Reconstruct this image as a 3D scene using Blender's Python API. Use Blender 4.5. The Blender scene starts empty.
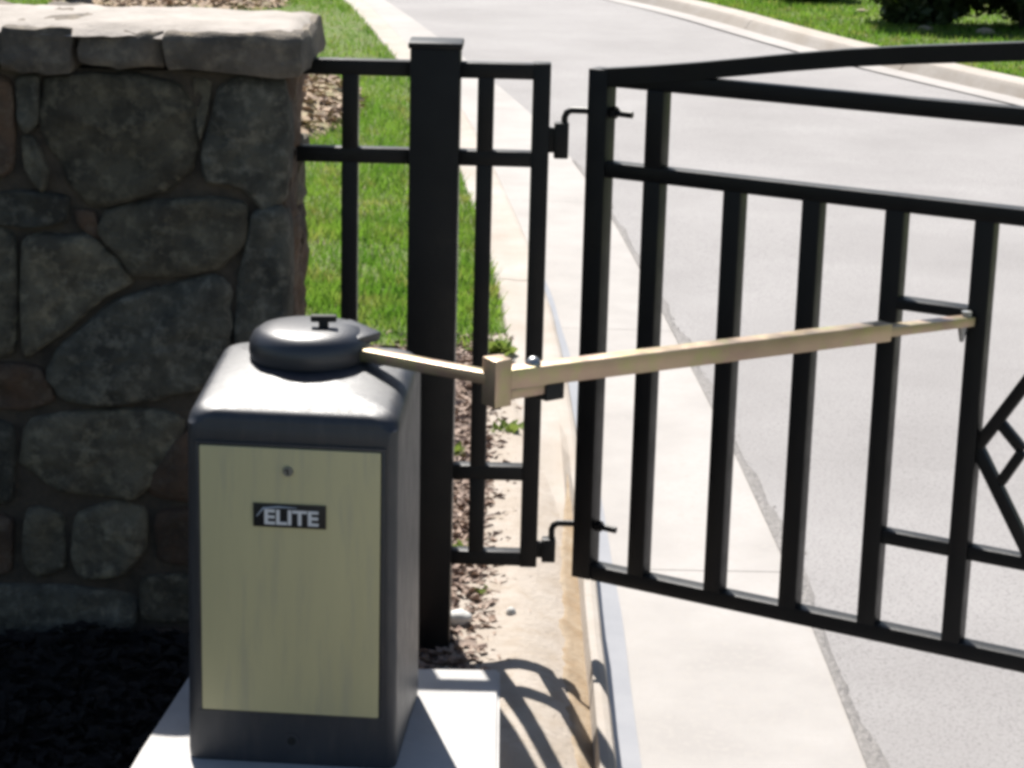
import bpy, bmesh, math, random
import numpy as np
from mathutils import Vector, Matrix, noise

rad = math.radians
random.seed(7)
rng = np.random.default_rng(7)
sc = bpy.context.scene
COL = sc.collection

# ------------------------------------------------------------------ camera
F_PX, CAM_H = 2190.0, 1.9
PITCH, ROLL = math.atan(589 / F_PX), rad(1.5)
cam_d = bpy.data.cameras.new('camera')
cam = bpy.data.objects.new('camera', cam_d)
COL.objects.link(cam)
cam_d.sensor_width = 36
cam_d.lens = F_PX / 1024 * 36
cam_d.clip_start, cam_d.clip_end = 0.05, 2000
CAM_R = Matrix.Rotation(math.pi / 2 - PITCH, 3, 'X') @ Matrix.Rotation(ROLL, 3, 'Z')
cam.matrix_world = Matrix.Translation((0, 0, CAM_H)) @ CAM_R.to_4x4()
sc.camera = cam

# ------------------------------------------------------------------ light
SUN = Vector((-0.21, 0.77, 1.0)).normalized()      # towards the sun: behind and a little left
EL = math.asin(SUN.z)
AZ = math.atan2(SUN.x, SUN.y)
world = bpy.data.worlds.new('World')
sc.world = world
world.use_nodes = True
wn = world.node_tree
sky = wn.nodes.new('ShaderNodeTexSky')
sky.sky_type = 'NISHITA'
sky.sun_disc = False
sky.sun_elevation = EL
sky.sun_rotation = AZ
bg = wn.nodes['Background']
bg.inputs['Strength'].default_value = 0.05
wn.links.new(sky.outputs[0], bg.inputs['Color'])
sun_d = bpy.data.lights.new('sun', 'SUN')
sun_d.energy = 5.0
sun_d.angle = rad(0.5)
sun_d.color = (1.0, 0.955, 0.89)
sun = bpy.data.objects.new('sun', sun_d)
COL.objects.link(sun)
sun.rotation_euler = SUN.to_track_quat('Z', 'Y').to_euler()

vs = sc.view_settings
vs.view_transform = 'Standard'
vs.look = 'None'
vs.exposure = 0.85
vs.gamma = 1.0
vs.use_curve_mapping = False
sc.render.engine = 'CYCLES'
sc.cycles.filter_width = 3.7
sc.cycles.use_denoising = True
sc.cycles.max_bounces = 8


# ------------------------------------------------------------------ pixel helpers
def ray(x, y):
    return CAM_R @ Vector(((x - 512) / F_PX, -(y - 384) / F_PX, -1))


CAM_P = Vector((0, 0, CAM_H))


def on_z(x, y, z):
    d = ray(x, y)
    return CAM_P + d * ((z - CAM_H) / d.z)


def on_y(x, y, Y):
    d = ray(x, y)
    return CAM_P + d * (Y / d.y)


def on_plane(x, y, p, n):
    d = ray(x, y)
    return CAM_P + d * ((p - CAM_P).dot(n) / d.dot(n))


# ------------------------------------------------------------------ materials
MATS = {}


def material(name, col, rough=0.6, col2=None, scale=8.0, bump=0.0, bump_scale=40.0, metal=0.0, spec=0.5,
             detail=6.0, col3=None, scale3=60.0, coat=0.0, rough_var=0.0, thr=(0.35, 0.65), transl=0.0, rand=0.0, streak=None):
    if name in MATS:
        return MATS[name]
    m = bpy.data.materials.new(name)
    m.use_nodes = True
    nt = m.node_tree
    b = nt.nodes['Principled BSDF']
    b.inputs['Base Color'].default_value = (*col, 1)
    b.inputs['Roughness'].default_value = rough
    b.inputs['Metallic'].default_value = metal
    b.inputs['Specular IOR Level'].default_value = spec
    b.inputs['Coat Weight'].default_value = coat
    tc = nt.nodes.new('ShaderNodeTexCoord')
    vec = tc.outputs['Object']
    if streak:
        mp = nt.nodes.new('ShaderNodeMapping')
        mp.inputs['Scale'].default_value = streak
        nt.links.new(vec, mp.inputs['Vector'])
        vec = mp.outputs[0]
    out_col = None

    def nz(s, det=detail):
        n = nt.nodes.new('ShaderNodeTexNoise')
        n.inputs['Scale'].default_value = s
        n.inputs['Detail'].default_value = det
        n.inputs['Roughness'].default_value = 0.62
        nt.links.new(vec, n.inputs['Vector'])
        return n.outputs['Fac']

    def ramp(fac, a, c):
        r = nt.nodes.new('ShaderNodeMapRange')
        r.inputs['From Min'].default_value = a
        r.inputs['From Max'].default_value = c
        nt.links.new(fac, r.inputs['Value'])
        return r.outputs[0]

    def mix(fac, a, c):
        x = nt.nodes.new('ShaderNodeMix')
        x.data_type = 'RGBA'
        nt.links.new(fac, x.inputs['Factor'])
        for sock, v in ((x.inputs[6], a), (x.inputs[7], c)):
            if isinstance(v, tuple):
                sock.default_value = (*v, 1)
            else:
                nt.links.new(v, sock)
        return x.outputs[2]

    if col2:
        out_col = mix(ramp(nz(scale), *thr), col, col2)
    if col3:
        out_col = mix(ramp(nz(scale3), 0.5, 0.68), out_col if out_col else col, col3)
    if rand:
        oi = nt.nodes.new('ShaderNodeObjectInfo')
        hs = nt.nodes.new('ShaderNodeHueSaturation')
        mr = nt.nodes.new('ShaderNodeMapRange')
        nt.links.new(oi.outputs['Random'], mr.inputs['Value'])
        mr.inputs['To Min'].default_value = 1 - rand
        mr.inputs['To Max'].default_value = 1 + rand
        nt.links.new(mr.outputs[0], hs.inputs['Value'])
        if out_col:
            nt.links.new(out_col, hs.inputs['Color'])
        else:
            hs.inputs['Color'].default_value = (*col, 1)
        out_col = hs.outputs[0]
    if out_col:
        nt.links.new(out_col, b.inputs['Base Color'])
    if rough_var:
        r = nt.nodes.new('ShaderNodeMapRange')
        nt.links.new(nz(scale * 2.3), r.inputs['Value'])
        r.inputs['From Min'].default_value = 0.3
        r.inputs['From Max'].default_value = 0.7
        r.inputs['To Min'].default_value = rough - rough_var
        r.inputs['To Max'].default_value = rough + rough_var
        nt.links.new(r.outputs[0], b.inputs['Roughness'])
    if bump:
        bp = nt.nodes.new('ShaderNodeBump')
        bp.inputs['Strength'].default_value = 1.0
        bp.inputs['Distance'].default_value = bump
        nt.links.new(nz(bump_scale, 8), bp.inputs['Height'])
        nt.links.new(bp.outputs[0], b.inputs['Normal'])
    if transl:
        tr = nt.nodes.new('ShaderNodeBsdfTranslucent')
        if out_col:
            nt.links.new(out_col, tr.inputs['Color'])
        else:
            tr.inputs['Color'].default_value = (*col, 1)
        ms = nt.nodes.new('ShaderNodeMixShader')
        ms.inputs[0].default_value = transl
        nt.links.new(b.outputs[0], ms.inputs[1])
        nt.links.new(tr.outputs[0], ms.inputs[2])
        nt.links.new(ms.outputs[0], nt.nodes['Material Output'].inputs['Surface'])
    MATS[name] = m
    return m


M_BLACK = material('black_paint', (0.004, 0.004, 0.005), 0.42, (0.007, 0.007, 0.007), 6, 0.0006, 160, rough_var=0.1, spec=0.3)
M_CONC = material('concrete', (0.395, 0.375, 0.36), 0.85, (0.325, 0.307, 0.294), 2.2, 0.0015, 130, col3=(0.36, 0.338, 0.318), scale3=45)
M_KERB = material('kerb_concrete', (0.44, 0.405, 0.37), 0.88, (0.36, 0.31, 0.26), 2.2, 0.002, 90, col3=(0.38, 0.34, 0.29), scale3=30)
M_ASPH = material('asphalt', (0.285, 0.273, 0.271), 0.9, (0.345, 0.332, 0.33), 0.9, 0.006, 130, col3=(0.19, 0.18, 0.18), scale3=105)
M_ASPH_EDGE = material('asphalt_edge', (0.22, 0.21, 0.2), 0.95, (0.33, 0.31, 0.3), 60, 0.01, 90)
M_PAD = material('pad_concrete', (0.5, 0.49, 0.48), 0.8, (0.42, 0.41, 0.4), 7, 0.001, 120)
M_STONE = material('wall_stone', (0.155, 0.138, 0.098), 0.92, (0.072, 0.064, 0.048), 13, 0.014, 42, col3=(0.25, 0.222, 0.155), scale3=27, rand=0.3, thr=(0.40, 0.62))
M_STONE_BR = material('brown_stone', (0.145, 0.092, 0.06), 0.92, (0.068, 0.05, 0.038), 12, 0.014, 42, col3=(0.19, 0.14, 0.098), scale3=24, rand=0.3, thr=(0.40, 0.62))
M_STONE_BL = material('bluegrey_stone', (0.128, 0.122, 0.096), 0.92, (0.06, 0.057, 0.047), 12, 0.014, 42, col3=(0.225, 0.21, 0.165), scale3=30, rand=0.3, thr=(0.40, 0.62))
M_CAP = material('cap_stone', (0.185, 0.155, 0.122), 0.88, (0.1, 0.087, 0.072), 13, 0.010, 45, col3=(0.26, 0.22, 0.165), scale3=24, rand=0.12)
M_CAP_SUNLIT = material('sunlit_cap_pale', (0.42, 0.38, 0.345), 0.9, (0.31, 0.28, 0.25), 8, 0.005, 50)  # sunlight on the cap tops put into a paler colour
M_MORTAR = material('mortar', (0.11, 0.088, 0.064), 0.95, (0.058, 0.048, 0.038), 18, 0.006, 60)
M_SOIL = material('soil', (0.30, 0.225, 0.18), 0.95, (0.17, 0.12, 0.095), 9, 0.012, 35, col3=(0.4, 0.32, 0.26), scale3=22)
M_SAND = material('sandy_dust', (0.44, 0.39, 0.34), 0.95, (0.37, 0.315, 0.26), 6, 0.006, 60, col3=(0.36, 0.30, 0.24), scale3=14)
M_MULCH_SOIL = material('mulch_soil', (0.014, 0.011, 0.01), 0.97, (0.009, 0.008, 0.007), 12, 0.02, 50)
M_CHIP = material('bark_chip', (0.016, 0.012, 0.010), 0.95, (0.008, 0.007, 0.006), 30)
M_HOUSING = material('charcoal_plastic', (0.016, 0.020, 0.029), 0.47, (0.022, 0.026, 0.036), 14, 0.0003, 600, rough_var=0.09, spec=0.85, col3=(0.036, 0.037, 0.042), scale3=22, streak=(2, 2, 0.5))
M_HEAD = material('charcoal_head', (0.024, 0.027, 0.036), 0.4, None, 8, 0.0003, 600, spec=0.9)
M_PANEL = material('olive_beige_metal', (0.66, 0.605, 0.345), 0.5, (0.61, 0.56, 0.32), 5, 0.0002, 400, col3=(0.55, 0.51, 0.32), scale3=11, streak=(3, 1, 0.35))
M_ZINC = material('yellow_zinc', (0.60, 0.48, 0.33), 0.36, (0.50, 0.36, 0.29), 7, 0.0002, 300, metal=0.85, col3=(0.50, 0.47, 0.25), scale3=15, rough_var=0.08)
M_STEEL = material('grey_steel', (0.42, 0.43, 0.43), 0.38, (0.3, 0.31, 0.31), 30, metal=0.9)
M_RUBBER = material('black_rubber', (0.012, 0.012, 0.012), 0.7)
M_PLATE = material('nameplate_black', (0.012, 0.013, 0.016), 0.35)
M_LETTER = material('letter_white', (0.78, 0.8, 0.82), 0.5)
M_LETTER_BLUE = material('letter_pale_blue', (0.5, 0.58, 0.68), 0.5)
M_EARTH = material('earth', (0.1, 0.12, 0.05), 0.95, (0.16, 0.14, 0.08), 0.8, 0.01, 20)
M_LAWN = material('lawn_soil', (0.095, 0.15, 0.026), 0.95, (0.135, 0.18, 0.042), 3, 0.02, 45, col3=(0.16, 0.15, 0.07), scale3=5)
M_GRASS = material('grass_blades', (0.11, 0.25, 0.024), 0.55, (0.21, 0.345, 0.042), 1.3, col3=(0.33, 0.33, 0.09), scale3=5, transl=0.52)
M_LEAF = material('shrub_leaf', (0.035, 0.06, 0.018), 0.5, (0.06, 0.085, 0.028), 9, transl=0.25)
M_TREELEAF = material('tree_leaf', (0.07, 0.12, 0.025), 0.5, (0.1, 0.15, 0.04), 6, transl=0.3)
M_BARK = material('bark', (0.09, 0.07, 0.055), 0.9, (0.05, 0.04, 0.035), 12, 0.02, 25)
M_DRY = material('dry_leaf', (0.28, 0.19, 0.14), 0.8, (0.46, 0.36, 0.3), 14, col3=(0.11, 0.06, 0.05), scale3=26)
M_WEED = material('weed_leaf', (0.16, 0.24, 0.04), 0.5, (0.24, 0.3, 0.07), 30, transl=0.35)
M_BOULDER = material('tan_rock', (0.42, 0.35, 0.25), 0.9, (0.33, 0.27, 0.16), 4, 0.02, 18, col3=(0.42, 0.31, 0.26), scale3=7)
M_STRAW = material('straw_mulch', (0.4, 0.3, 0.22), 0.95, (0.3, 0.22, 0.14), 5, 0.02, 30)
M_STRAW2 = material('straw_chips', (0.46, 0.36, 0.26), 0.9, (0.36, 0.26, 0.2), 9, col3=(0.42, 0.4, 0.2), scale3=4)
M_WHITE_ROCK = material('white_rock', (0.66, 0.65, 0.62), 0.8, (0.5, 0.49, 0.46), 12, 0.003, 60)
M_TAR = material('joint_grey', (0.235, 0.225, 0.222), 0.95)  # darker grey of the joints between gutter slabs
M_SILT = material('brown_silt', (0.285, 0.205, 0.125), 0.95, (0.37, 0.30, 0.22), 12, 0.004, 60)
M_WET = material('wet_gutter', (0.315, 0.317, 0.333), 0.3, (0.28, 0.284, 0.302), 9, spec=0.5)


# ------------------------------------------------------------------ object helpers
def link(name, me, mat, parent=None, smooth=False):
    o = bpy.data.objects.new(name, me)
    COL.objects.link(o)
    if mat is not None:
        me.materials.append(mat)
    if parent is not None:
        o.parent = parent
    if smooth:
        me.polygons.foreach_set('use_smooth', [True] * len(me.polygons))
    return o


def from_bm(name, bm, mat, parent=None, smooth=False, angle=None):
    bmesh.ops.recalc_face_normals(bm, faces=bm.faces)
    me = bpy.data.meshes.new(name)
    bm.to_mesh(me)
    bm.free()
    o = link(name, me, mat, parent, smooth or angle is not None)
    if angle is not None:
        me.set_sharp_from_angle(angle=rad(angle))
    return o


def from_pd(name, v, f, mat, parent=None, smooth=False):
    me = bpy.data.meshes.new(name)
    me.from_pydata([tuple(p) for p in v], [], f)
    me.update()
    return link(name, me, mat, parent, smooth)


def fast_mesh(name, verts, tris, mat, parent=None):
    me = bpy.data.meshes.new(name)
    nv, nf = len(verts), len(tris)
    me.vertices.add(nv)
    me.vertices.foreach_set('co', np.asarray(verts, np.float32).ravel())
    me.loops.add(nf * 3)
    me.loops.foreach_set('vertex_index', np.asarray(tris, np.int32).ravel())
    me.polygons.add(nf)
    me.polygons.foreach_set('loop_start', np.arange(0, nf * 3, 3, dtype=np.int32))
    me.update(calc_edges=True)
    return link(name, me, mat, parent)


def empty(name, loc=(0, 0, 0), rz=0.0):
    o = bpy.data.objects.new(name, None)
    COL.objects.link(o)
    o.location = loc
    o.rotation_euler = (0, 0, rz)
    return o


def tag(o, label, cat, group=None, kind=None):
    o['label'] = label
    o['category'] = cat
    if group:
        o['group'] = group
    if kind:
        o['kind'] = kind
    return o


def structure(o):
    o['kind'] = 'structure'
    return o


def bm_box(bm, c, s, rot=None, bev=0.0, seg=2):
    """box with centre c, size s"""
    r = bmesh.ops.create_cube(bm, size=1.0)
    vv = r['verts']
    m = Matrix.Translation(c) @ (rot.to_4x4() if rot else Matrix.Identity(4)) @ Matrix.Diagonal((*s, 1))
    bmesh.ops.transform(bm, matrix=m, verts=vv)
    if bev:
        ee = list({e for v in vv for e in v.link_edges})
        bmesh.ops.bevel(bm, geom=ee, offset=bev, segments=seg, affect='EDGES', profile=0.6)
    return vv


def beam(name, a, b, w, h, mat, parent, up=Vector((0, 0, 1)), bev=0.003, ext=0.0):
    """rectangular tube from a to b; w across, h along 'up'"""
    a, b = Vector(a), Vector(b)
    d = (b - a)
    L = d.length
    d.normalize()
    side = d.cross(up).normalized()
    u = side.cross(d).normalized()
    rot = Matrix((d, side, u)).transposed()
    bm = bmesh.new()
    bm_box(bm, (a + b) / 2, (L + 2 * ext, w, h), rot, bev)
    return from_bm(name, bm, mat, parent, angle=35)


def tube_bm(bm, pts, r, n=10, cap=True):
    pts = [Vector(p) for p in pts]
    rings = []
    prev = None
    for i, p in enumerate(pts):
        d = (pts[min(i + 1, len(pts) - 1)] - pts[max(i - 1, 0)]).normalized()
        s = d.cross(Vector((0, 0, 1)))
        if s.length < 0.05:
            s = d.cross(Vector((0, 1, 0)))
        s.normalize()
        if prev and s.dot(prev) < 0:
            s = -s
        prev = s
        u = d.cross(s)
        rr = r[i] if isinstance(r, (list, tuple)) else r
        rings.append([bm.verts.new(p + (s * math.cos(2 * math.pi * k / n) + u * math.sin(2 * math.pi * k / n)) * rr) for k in range(n)])
    for a, b in zip(rings, rings[1:]):
        for k in range(n):
            bm.faces.new((a[k], a[(k + 1) % n], b[(k + 1) % n], b[k]))
    if cap:
        bm.faces.new(rings[0])
        bm.faces.new(rings[-1])


def tube(name, pts, r, mat, parent, n=10):
    bm = bmesh.new()
    tube_bm(bm, pts, r, n)
    return from_bm(name, bm, mat, parent, angle=50)


def disc(name, c, axis, r, h, mat, parent, n=20, bev=0.0):
    bm = bmesh.new()
    bmesh.ops.create_cone(bm, cap_ends=True, segments=n, radius1=r, radius2=r, depth=h)
    if bev:
        ee = [e for e in bm.edges if all(len(f.verts) == 4 for f in e.link_faces) is False]
        bmesh.ops.bevel(bm, geom=ee, offset=bev, segments=2, affect='EDGES')
    q = Vector(axis).to_track_quat('Z', 'Y')
    bmesh.ops.transform(bm, matrix=Matrix.Translation(c) @ q.to_matrix().to_4x4(), verts=bm.verts)
    return from_bm(name, bm, mat, parent, angle=35)


def nv(p, s, seed=0.0):
    return noise.noise(Vector(p) * s + Vector((seed, seed * 1.7, -seed)))


# ------------------------------------------------------------------ driveway lines (metres)
Z_ROAD = -0.21
KL = [(0.245, -6), (0.243, 2.5), (0.237, 4.1), (0.230, 5.05), (0.212, 6.4), (0.186, 7.55), (0.140, 8.4), (0.105, 9.0),
      (0.0, 10.2), (-0.09, 11.2), (-0.29, 13.2), (-0.42, 14.3), (-0.92, 17.5), (-1.47, 20.85), (-2.6, 26.0), (-5.0, 33.5), (-10, 43)]
GR = [(0.87, -6), (0.85, 2.5), (0.832, 4.57), (0.805, 5.8), (0.765, 6.8), (0.63, 9.1), (0.5, 11.2), (0.315, 13.2),
      (0.06, 15.1), (-0.15, 16.3), (-0.55, 18.6), (-1.1, 21.5), (-2.1, 26.3), (-4.5, 33.8), (-9.6, 43.2)]
KR = [(5.9, -6), (5.85, 3), (5.7, 7), (5.3, 11), (4.75, 14), (3.85, 16.4), (3.15, 18), (2.51, 19.9), (1.8, 22.4), (1.0, 24.3), (-0.6, 28.2),
      (-3.2, 35), (-8.2, 45)]


def curve_fn(tab):
    ys = np.array([p[1] for p in tab], float)
    xs = np.array([p[0] for p in tab], float)
    yy = np.linspace(ys[0], ys[-1], 900)
    xx = np.interp(yy, ys, xs)
    k = np.ones(41) / 41
    pad = np.pad(xx, 20, mode='edge')
    pad[:20] = xx[0] + (xx[0] - xx[1:21][::-1])
    pad[-20:] = xx[-1] + (xx[-1] - xx[-21:-1][::-1])
    xs2 = np.convolve(pad, k, 'valid')
    return lambda y: float(np.interp(y, yy, xs2))


kl, gr, kr = curve_fn(KL), curve_fn(GR), curve_fn(KR)


def strip(name, fa, fb, y0, y1, n, z, mat, parent=None, cols=2, zf=None):
    v, f = [], []
    for i in range(n + 1):
        y = y0 + (y1 - y0) * i / n
        a, b = fa(y), fb(y)
        for j in range(cols):
            x = a + (b - a) * j / (cols - 1)
            v.append((x, y, zf(x, y) if zf else z))
    for i in range(n):
        for j in range(cols - 1):
            p = i * cols + j
            f.append((p, p + 1, p + 1 + cols, p + cols))
    return from_pd(name, v, f, mat, parent, True)


# ------------------------------------------------------------------ the setting
gv = 400
structure(from_pd('ground', [(-gv, -60, -0.33), (gv, -60, -0.33), (gv, 700, -0.33), (-gv, 700, -0.33)], [(0, 1, 2, 3)], M_EARTH))
structure(strip('road', lambda y: gr(y) - 0.05, lambda y: kr(y) - 0.25, -6, 43, 160, Z_ROAD, M_ASPH, cols=8,
                zf=lambda x, y: Z_ROAD + 0.012 * nv((x, y, 0), 0.5)))

# ragged dark asphalt edge along the gutter: a crumbling ribbon and loose aggregate
rv, rf = [], []
yy = 2.5
while yy < 13:
    w = 0.03 + 0.045 * max(0, nv((0, yy, 4), 3.1) + 0.25) + 0.012 * max(0, nv((0, yy, 8), 11))
    x0_ = gr(yy) - 0.006
    for kx in range(5):
        rv.append((x0_ + w * kx / 4, yy, Z_ROAD + 0.017 - 0.012 * (kx / 4) ** 2 + 0.004 * nv((kx, yy * 3, 1), 7)))
    if len(rv) > 5:
        b = len(rv) - 10
        for kx in range(4):
            rf.append((b + kx, b + kx + 1, b + kx + 6, b + kx + 5))
    yy += 0.025
structure(from_pd('asphalt_edge', rv, rf, M_ASPH_EDGE))
ev, et = [], []
for i in range(260):
    y = random.uniform(2.6, 12)
    x = gr(y) + abs(random.gauss(0.0, 0.02)) + 0.004
    s = random.uniform(0.004, 0.011)
    b = len(ev)
    a0 = random.random() * 6.28
    for k in range(4):
        ev.append((x + s * math.cos(a0 + k * 1.57) * random.uniform(.7, 1.2), y + s * math.sin(a0 + k * 1.57) * random.uniform(.7, 1.2), Z_ROAD - 0.002))
    ev.append((x, y, Z_ROAD + 0.002 + s * 0.9))
    for k in range(4):
        et.append((b + k, b + (k + 1) % 4, b + 4))
o = fast_mesh('asphalt_gravel', ev, et, M_ASPH_EDGE)
o['kind'] = 'stuff'
o['label'] = 'loose dark gravel along the ragged asphalt edge beside the gutter'
o['category'] = 'gravel'

gutter = structure(empty('gutter'))
kerb_l = structure(empty('kerb'))
seams = [-6, -2.2, 0.6, 3.0, 5.83, 8.7, 11.6, 14.5, 17.4, 20.3, 23.2, 26.2, 29.5, 33, 36.5, 40, 43]
for a, b in zip(seams, seams[1:]):
    n = max(6, int((b - a) * 4))
    strip('gutter_slab', lambda y: kl(y) - 0.03, gr, a + 0.002, b - 0.002, n, 0, M_CONC, gutter, cols=6,
          zf=lambda x, y: Z_ROAD + 0.012 + 0.003 * nv((x, y, 3), 2.0))
strip('gutter_joint', lambda y: kl(y) - 0.03, lambda y: gr(y) - 0.004, -6, 43, 160, Z_ROAD + 0.003, M_TAR, gutter)


def trough(y):
    t = max(0.0, min(1.0, (6.9 - y) / 1.8))
    return t * t * (3 - 2 * t)


def kerb_piece(fx, a, b, side, parent, wd=0.19, dz=0.0):
    """kerb stone with a rounded edge; side=+1 face looks to +X"""
    prof = [(0.012, -0.30), (0.0, -0.06), (0.0, -0.02), (-0.006, -0.006), (-0.018, 0.0), (-0.034, 0.001), (-0.052, -0.002), (-0.085, -0.004),
            (-0.11, -0.003), (-0.14, 0.0), (-wd, 0.002), (-wd - 0.006, -0.01), (-wd - 0.006, -0.30)]
    if dz:
        prof = [(0.10, -0.30), (0.10, -0.118), (0.085, -0.112), (0.03, -0.03), (0.012, -0.008), (-0.006, 0.0)] + prof[5:]
    n = max(6, int((b - a) * 5))
    v, f = [], []
    for i in range(n + 1):
        y = a + (b - a) * i / n
        for (u, z) in prof:
            w = 0.004 * nv((u * 4, y, z), 3.0)
            drop = 0.11 * trough(y) if (not dz and u < -0.05 and z > -0.2) else 0.0
            v.append((fx(y) + side * (u + w), y, z + dz + 0.5 * w - drop))
    k = len(prof)
    for i in range(n):
        for j in range(k - 1):
            p = i * k + j
            f.append((p, p + 1, p + 1 + k, p + k) if side < 0 else (p, p + k, p + k + 1, p + 1))
    f.append(tuple(range(k)))
    f.append(tuple(range(n * k, n * k + k))[::-1])
    return from_pd('kerb_stone', v, f, M_KERB, parent, False)


for a, b in zip(seams, seams[1:]):
    kerb_piece(kl, a + 0.005, b - 0.005, 1, kerb_l)
kerb_r = structure(empty('kerb'))
gut_r = structure(empty('gutter'))
sr = [-6, -2, 2, 5.5, 9, 12, 15, 18, 21, 24, 27, 30, 33, 36, 39, 42, 45]
for a, b in zip(sr, sr[1:]):
    kerb_piece(kr, a + 0.005, b - 0.005, -1, kerb_r, 0.22, -0.10)
    strip('gutter_slab', lambda y: kr(y) - 0.33, lambda y: kr(y) + 0.02, a + 0.004, b - 0.004, 12, Z_ROAD + 0.012, M_CONC, gut_r)

# planting bed, mulch bed, lawns
def bedz(x, y):
    e = max(0.0, min(1.0, (kl(y) - 0.19 - x) / 0.35))
    return -0.012 + e * (0.006 + 0.02 * nv((x, y, 0), 2.2) + 0.008 * nv((x, y, 5), 9))


def grid(name, fx0, fx1, ys, nx, zf, mat, pw=1.0):
    v, f = [], []
    for y in ys:
        a, b = fx0(y), fx1(y)
        for j in range(nx + 1):
            t = (j / nx) ** pw
            x = b + (a - b) * t
            v.append((x, y, zf(x, y)))
    k = nx + 1
    for i in range(len(ys) - 1):
        for j in range(nx):
            p = i * k + j
            f.append((p, p + k, p + k + 1, p + 1))
    return from_pd(name, v, f, mat, None, True)


def sand_edge(y):
    t = max(0, min(1, (y - 4.1) / 1.6))
    return kl(y) - 0.19 - 0.20 * (1 - t) ** 1.2 - 0.05 - 0.03 * nv((0, y, 2), 4)


ysn = list(np.linspace(-4, 7.75, 150))
def verge_r(y):
    t = trough(y)
    return kl(y) - 0.036 * t - (1 - t) * (0.17 + 0.012 * nv((1, y, 2), 5)) - 0.004 * nv((1, y, 2), 17)


def verge_z(x, y):
    t = trough(y)
    d = max(0.0, min(1.0, (kl(y) - 0.036 - x) / 0.17))
    bank = -0.058 * (1 - d) ** 1.7 + 0.01 * d
    e = max(0, min(1, (verge_r(y) - x) / 0.03))
    b = max(0, min(1, (kl(y) - 0.2 - x) / 0.12))
    flat = (0.009 * e - 0.002)
    return (t * bank + (1 - t) * flat) * (1 - b) + b * (bedz(x, y) + 0.006) + 0.003 * nv((x, y, 4), 14) + 0.0015 * nv((x, y, 4), 40)


structure(grid('sandy_verge', lambda y: sand_edge(y) - 0.04, verge_r, list(np.linspace(-4, 7.75, 260)), 22, verge_z, M_SAND))


def silt_w(y):
    return max(0.004, 0.062 + 0.02 * nv((3, y, 1), 2.3) + 0.012 * nv((3, y, 1), 9) + 0.008 * nv((3, y, 1), 31)) * trough(y + 0.3)


structure(strip('silt', lambda y: kl(y) - 0.0365 - silt_w(y), lambda y: kl(y) - 0.0365, 2.5, 6.5, 420, 0, M_SILT, cols=8,
                zf=lambda x, y: verge_z(x, y) + 0.0035 - (0.006 if x < kl(y) - 0.036 - silt_w(y) * 0.95 else 0)))
structure(strip('water', lambda y: kl(y) - 0.005, lambda y: kl(y) + 0.08 + 0.012 * nv((5, y, 1), 1.5), 2.5, 12.5, 400, Z_ROAD + 0.0162, M_WET, cols=3))
structure(grid('planting_bed', lambda y: -0.5 if y < 4.6 else -9, lambda y: sand_edge(y), ysn, 60, bedz, M_SOIL, 1.7))
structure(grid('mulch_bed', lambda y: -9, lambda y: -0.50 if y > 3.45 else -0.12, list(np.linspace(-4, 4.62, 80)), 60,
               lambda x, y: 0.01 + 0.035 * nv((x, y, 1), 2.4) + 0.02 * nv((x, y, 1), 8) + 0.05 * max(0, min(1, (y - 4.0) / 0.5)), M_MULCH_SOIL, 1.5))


def lawnz(x, y):
    e = max(0.0, min(1.0, (kl(y) - 0.19 - x) / 2.0))
    return -0.01 + e * (0.05 + 0.05 * nv((x, y, 7), 0.5))


ysl = list(np.linspace(7.55, 20, 80)) + list(np.linspace(20.5, 43, 40))
structure(grid('lawn', lambda y: -40, lambda y: kl(y) - 0.193, ysl, 50, lawnz, M_LAWN, 2.2))


def lawnr(x, y):
    return -0.108 + 0.05 * nv((x, y, 9), 0.5) * min(1, max(0, x - kr(y) - .2)) + 0.02 * max(0, x - kr(y) - 0.2)


structure(grid('lawn', lambda y: 45, lambda y: kr(y) + 0.223, list(np.linspace(-4, 45, 110)), 50, lawnr, M_LAWN, 2.2))


# grass blades
def blades(n, sampler, zf, h0, h1, w0, name, label):
    V = np.zeros((n, 3, 3), np.float32)
    cnt = 0
    pts = []
    while len(pts) < n:
        p = sampler()
        if p is not None:
            pts.append(p)
    for i, (x, y) in enumerate(pts):
        h = random.uniform(h0, h1) * (0.7 + 0.5 * (nv((x, y, 11), 1.3) + 0.5))
        a = random.random() * math.pi
        w = w0 * random.uniform(0.7, 1.3)
        ln = random.uniform(0.2, 0.9) * h
        b = random.random() * 6.283
        z = zf(x, y) - 0.006
        dx, dy = math.cos(a) * w, math.sin(a) * w
        V[i] = ((x - dx, y - dy, z), (x + dx, y + dy, z), (x + math.cos(b) * ln, y + math.sin(b) * ln, z + h))
    o = fast_mesh(name, V.reshape(-1, 3), np.arange(3 * n).reshape(-1, 3), M_GRASS)
    o['kind'] = 'stuff'
    o['label'] = label
    o['category'] = 'grass'


def samp_left():
    y = 7.55 + (random.random() ** 1.5) * 17
    w = (0.5 + y * 0.16) if random.random() < 0.6 else 8.0
    x = kl(y) - 0.2 - random.random() * w
    if y < 8.1 and random.random() > (y - 7.5) / 0.6:
        return None
    if nv((x, y, 2), 0.9) < -0.28 and random.random() < 0.6:
        return None
    return x, y


def samp_right():
    y = random.uniform(14.0, 27)
    x = kr(y) + 0.24 + random.random() ** 1.4 * 8.0
    return x, y


blades(125000, samp_left, lawnz, 0.03, 0.075, 0.0045, 'grass', 'short green lawn grass behind the black fence and stone wall')
blades(70000, samp_right, lawnr, 0.03, 0.07, 0.008, 'grass', 'sunlit green lawn grass across the driveway beside dark shrubs')

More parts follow.
